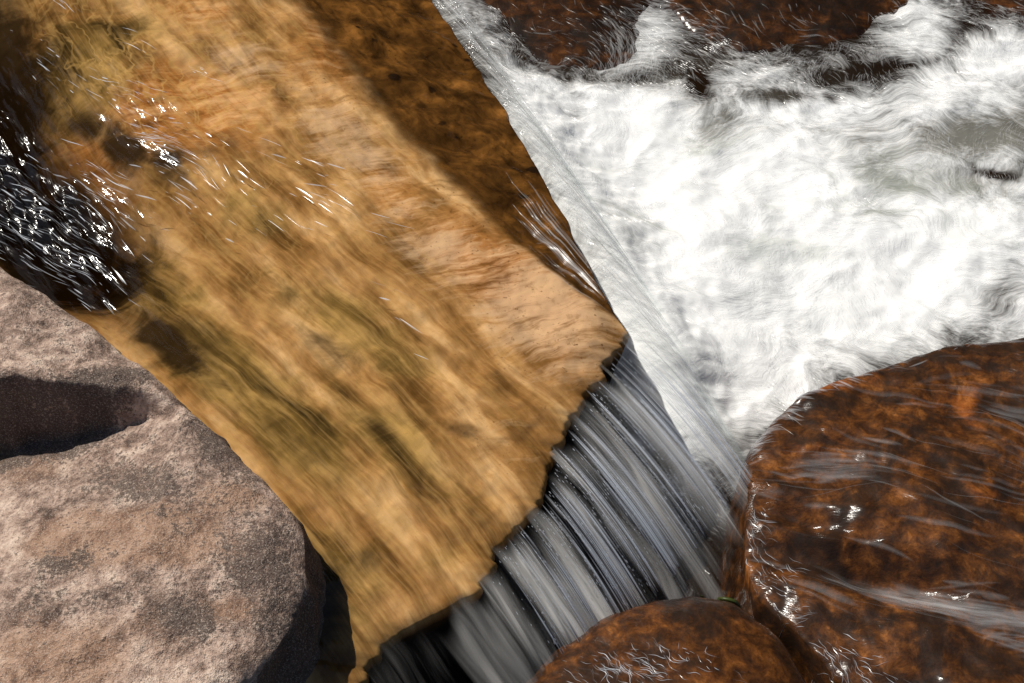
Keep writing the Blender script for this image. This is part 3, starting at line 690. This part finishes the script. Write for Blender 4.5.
# heights of what the threads lie on, read off the meshes
def sampler(*obs):
    from mathutils.bvhtree import BVHTree
    trees = []
    for o in obs:
        me = o.data; co = np.empty(len(me.vertices) * 3, np.float32); me.vertices.foreach_get("co", co)
        fi = np.empty(len(me.loops), np.int32); me.loops.foreach_get("vertex_index", fi)
        trees.append(BVHTree.FromPolygons(co.reshape(-1, 3).tolist(), fi.reshape(-1, 4).tolist()))
    def f(x, y):
        out = np.empty(len(x))
        for i in range(len(x)):
            best = -.2
            for tr in trees:
                h = tr.ray_cast((x[i], y[i], 3.0), (0, 0, -1))
                if h[0] is not None: best = max(best, h[0].z)
            out[i] = best
        return out
    return f
h_film = sampler(film_o)
def slab_dir(x, y, k):
    a = math.atan2(fd[1], fd[0]) + .12 + .45 * noise(x * 5, y * 5, 131) + .10 * per(len(x))
    return np.stack([np.cos(a), np.sin(a)], -1)
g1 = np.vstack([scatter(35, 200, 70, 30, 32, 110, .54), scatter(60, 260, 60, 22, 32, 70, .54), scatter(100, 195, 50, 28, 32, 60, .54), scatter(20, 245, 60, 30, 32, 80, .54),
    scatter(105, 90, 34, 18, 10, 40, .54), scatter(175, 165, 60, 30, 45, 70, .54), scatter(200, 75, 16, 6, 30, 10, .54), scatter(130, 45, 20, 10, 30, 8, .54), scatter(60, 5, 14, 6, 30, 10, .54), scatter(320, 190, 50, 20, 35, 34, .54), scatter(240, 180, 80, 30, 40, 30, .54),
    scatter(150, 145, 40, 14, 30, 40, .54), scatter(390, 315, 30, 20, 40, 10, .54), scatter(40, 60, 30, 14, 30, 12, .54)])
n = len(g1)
ribbons("water_glints", M_GLINT, g1, slab_dir, rng.uniform(.012, .10, n), rng.uniform(.0006, .0018, n) * rng.choice([1, 1, 2.2], n), 8, h_film, rng.uniform(.15, 1, n) ** 1.5, "short white strokes painting sun glints on the dark upper corner of the stream", "froth")  # white strokes painted in place of sun glints on the ripples

# threads running down over the slab's dark face near the corner
def face_paths(n):
    t0 = rng.uniform(0, 1, n); q = at(rng.normal(525, 14, n) + 40 * t0, 190 + 75 * t0 + rng.normal(0, 10, n), .49)[:, :2]
    return q
q = face_paths(60); n = len(q)
tgt = at(640, 335, .49)[:2]
def face_dir(x, y, k):
    dx = tgt[0] - x; dy = tgt[1] - y; l = np.hypot(dx, dy) + 1e-6
    return np.stack([dx / l, dy / l], -1)
ribbons("froth", M_FOAM, q, face_dir, rng.uniform(.12, .34, n), rng.uniform(.001, .005, n), 12, h_film, rng.uniform(.05, .22, n), "pale threads of water slipping off the dark brown side of the slab", "froth")

# threads in the curtain and in the sheet
def fall_threads(name, yy, n, label, t0r, lr, al, wr, mat, clus, ylim=None):
    P = np.empty((n, 12, 3)); ks = rng.integers(0, len(yy), n)
    cen = rng.choice(len(yy), clus); cc = cen[rng.integers(0, clus, n)]
    ks = np.where(rng.uniform(0, 1, n) < .75, np.clip(cc + rng.normal(0, 4, n).astype(int), 0, len(yy) - 1), ks)
    t0 = rng.uniform(*t0r, n); ln = rng.uniform(*lr, n)
    for k in range(12):
        t = np.clip(t0 + ln * k / 11, 0, 1.02)
        x, y, z = fall_pos(yy[ks], t); P[:, k] = np.stack([x + .010, y - .014, z + .022], -1)
    w = rng.uniform(*wr, n)
    return ribbon_mesh(name, mat, P, w, rng.uniform(*al, n), label, "falling water")
fall_threads("water_threads", yl[:int(len(yl) * .62)], 900, "bright threads of falling water standing out on the fluted curtain", (0.0, .7), (.2, .8), (.04, .5), (.0008, .0040), M_GLINT, 34)
fall_threads("water_drop_sparkles", yl[:int(len(yl) * .66)], 1100, "tiny white drops painted as sparkles on the falling curtain", (0.05, .95), (.01, .035), (.3, 1), (.0008, .0017), M_GLINT, 22)  # drops coloured white to stand for sparkles of sunlight
fall_threads("water_threads", yu, 900, "pale threads of falling water along the smooth sheet", (0.0, .7), (.1, .5), (.08, .35), (.001, .003), M_FOAM, 40)

# threads on the wet boulders
h_rock = sampler(r_o, b_o)
def rock_dir(x, y, k):
    a = -.28 + .5 * noise(x * 3, y * 3, 141) + .12 * per(len(x))
    return np.stack([np.cos(a), np.sin(a)], -1)
q = np.vstack([scatter(910, 590, 110, 18, 16, 110, .28), scatter(985, 622, 60, 20, 22, 90, .28), scatter(960, 400, 110, 30, 5, 40, .25), scatter(870, 480, 140, 40, 10, 26, .25), scatter(790, 470, 40, 14, -10, 40, .25), scatter(990, 480, 60, 60, 10, 30, .25)])
n = len(q)
ribbons("froth", M_FOAM, q, rock_dir, rng.uniform(.06, .28, n), rng.uniform(.001, .004, n) * rng.choice([.6, 3, 6], n), 10, h_rock, rng.uniform(.02, .13, n), "white water threads streaming over the rust brown boulder", "froth")
def curl_dir(x, y, k):
    a = -.85 + .5 * noise(x * 9, y * 9, 151) + .8 * noise(x * 45, y * 45, 152) + .35 * per(len(x))
    return np.stack([np.cos(a), np.sin(a)], -1)
q = np.vstack([scatter(755, 520, 12, 24, 10, 60, .27), scatter(772, 565, 26, 18, 30, 50, .28), scatter(625, 660, 44, 16, 10, 130, .43), scatter(690, 655, 36, 14, 20, 26, .43), scatter(850, 662, 40, 16, 30, 90, .28), scatter(790, 610, 22, 8, 30, 24, .28), scatter(570, 680, 20, 8, 20, 18, .42)])
n = len(q)
ribbons("froth", M_GLINT, q, curl_dir, rng.uniform(.012, .06, n), rng.uniform(.0005, .0013, n), 8, h_rock, rng.uniform(.3, 1, n) ** 2.2, "bright curled strokes painting sun glints around the foot of the fall", "froth")  # white strokes painted where the wet rock glints

# water slipping over the rocks at the back of the pool, and foam lapping at the right boulder
h_rear = sampler(pool_o, *REAR)
def rear_dir(x, y, k):
    a = -.9 + 1.2 * noise(x * 3, y * 3, 161) + .25 * per(len(x))
    return np.stack([np.cos(a), np.sin(a)], -1)
q = np.vstack([scatter(560, 40, 90, 40, 0, 180, .05), scatter(620, 60, 50, 24, 0, 200, .05), scatter(618, 35, 22, 34, 0, 260, .04), scatter(700, 30, 30, 26, 0, 160, .04), scatter(790, 25, 130, 30, 0, 120, .05), scatter(760, 52, 90, 12, 0, 260, .05), scatter(790, 98, 40, 8, 0, 90, .02), scatter(1010, 10, 50, 20, 0, 160, .05), scatter(540, 78, 50, 10, 0, 160, .03), scatter(650, 20, 24, 40, 0, 400, .03), scatter(900, 25, 50, 20, -30, 350, .03)])
n = len(q)
ribbons("froth", M_FOAM, q, rear_dir, rng.uniform(.02, .10, n), rng.uniform(.001, .006, n), 6, h_rear, rng.uniform(.02, .22, n), "fine water threads slipping over the dark rocks at the back of the pool", "froth", lift=.004)
h_lap = sampler(pool_o, r_o)
e = rng.uniform(0, 1, 900) ** 1.4; ex = np.interp(e, [0, .12, .3, .5, .7, 1], [742, 765, 805, 862, 930, 1030]); ey = np.interp(ex, [742, 765, 805, 862, 930, 1030], [458, 426, 397, 369, 351, 338]) + rng.normal(0, 7, 900)
q = at(ex, ey, .20)[:, :2]
def lap_dir(x, y, k):
    a = .25 + .8 * noise(x * 6, y * 6, 171) + .35 * per(len(x))
    return np.stack([np.cos(a), np.sin(a)], -1)
ribbons("froth", M_FOAM, q, lap_dir, rng.uniform(.015, .08, 900), rng.uniform(.001, .006, 900), 6, h_lap, rng.uniform(.05, .45, 900), "foam lapping along the far edge of the rust brown boulder", "froth", lift=.004)

# blade of grass caught on the near boulder
pts = at(np.linspace(698, 752, 14), 602 + 12 * np.linspace(0, 1, 14) ** 1.3, .30)
z = h_rock(pts[:, 0], pts[:, 1]) + .010; pts[:, 2] = np.maximum(z, np.convolve(np.pad(z, 2, mode='edge'), np.ones(5) / 5, 'valid'))
wv = .006 * np.sin(np.linspace(.08, .98, 14) * math.pi)[:, None]
T = np.gradient(pts, axis=0); sd = np.cross(T, [0, -.5, .86]); sd /= np.linalg.norm(sd, axis=1, keepdims=True)
up = np.array([0, 0, .0018])
V = np.stack([pts - sd * wv, pts + up, pts + sd * wv, pts - up], 1).reshape(-1, 3)
tag(mesh_arrays("grass_blade", V, grid_faces(14, 4, wrap=True), mat_leaf()), "green blade of grass lying at the top of the near brown boulder", "grass blade")
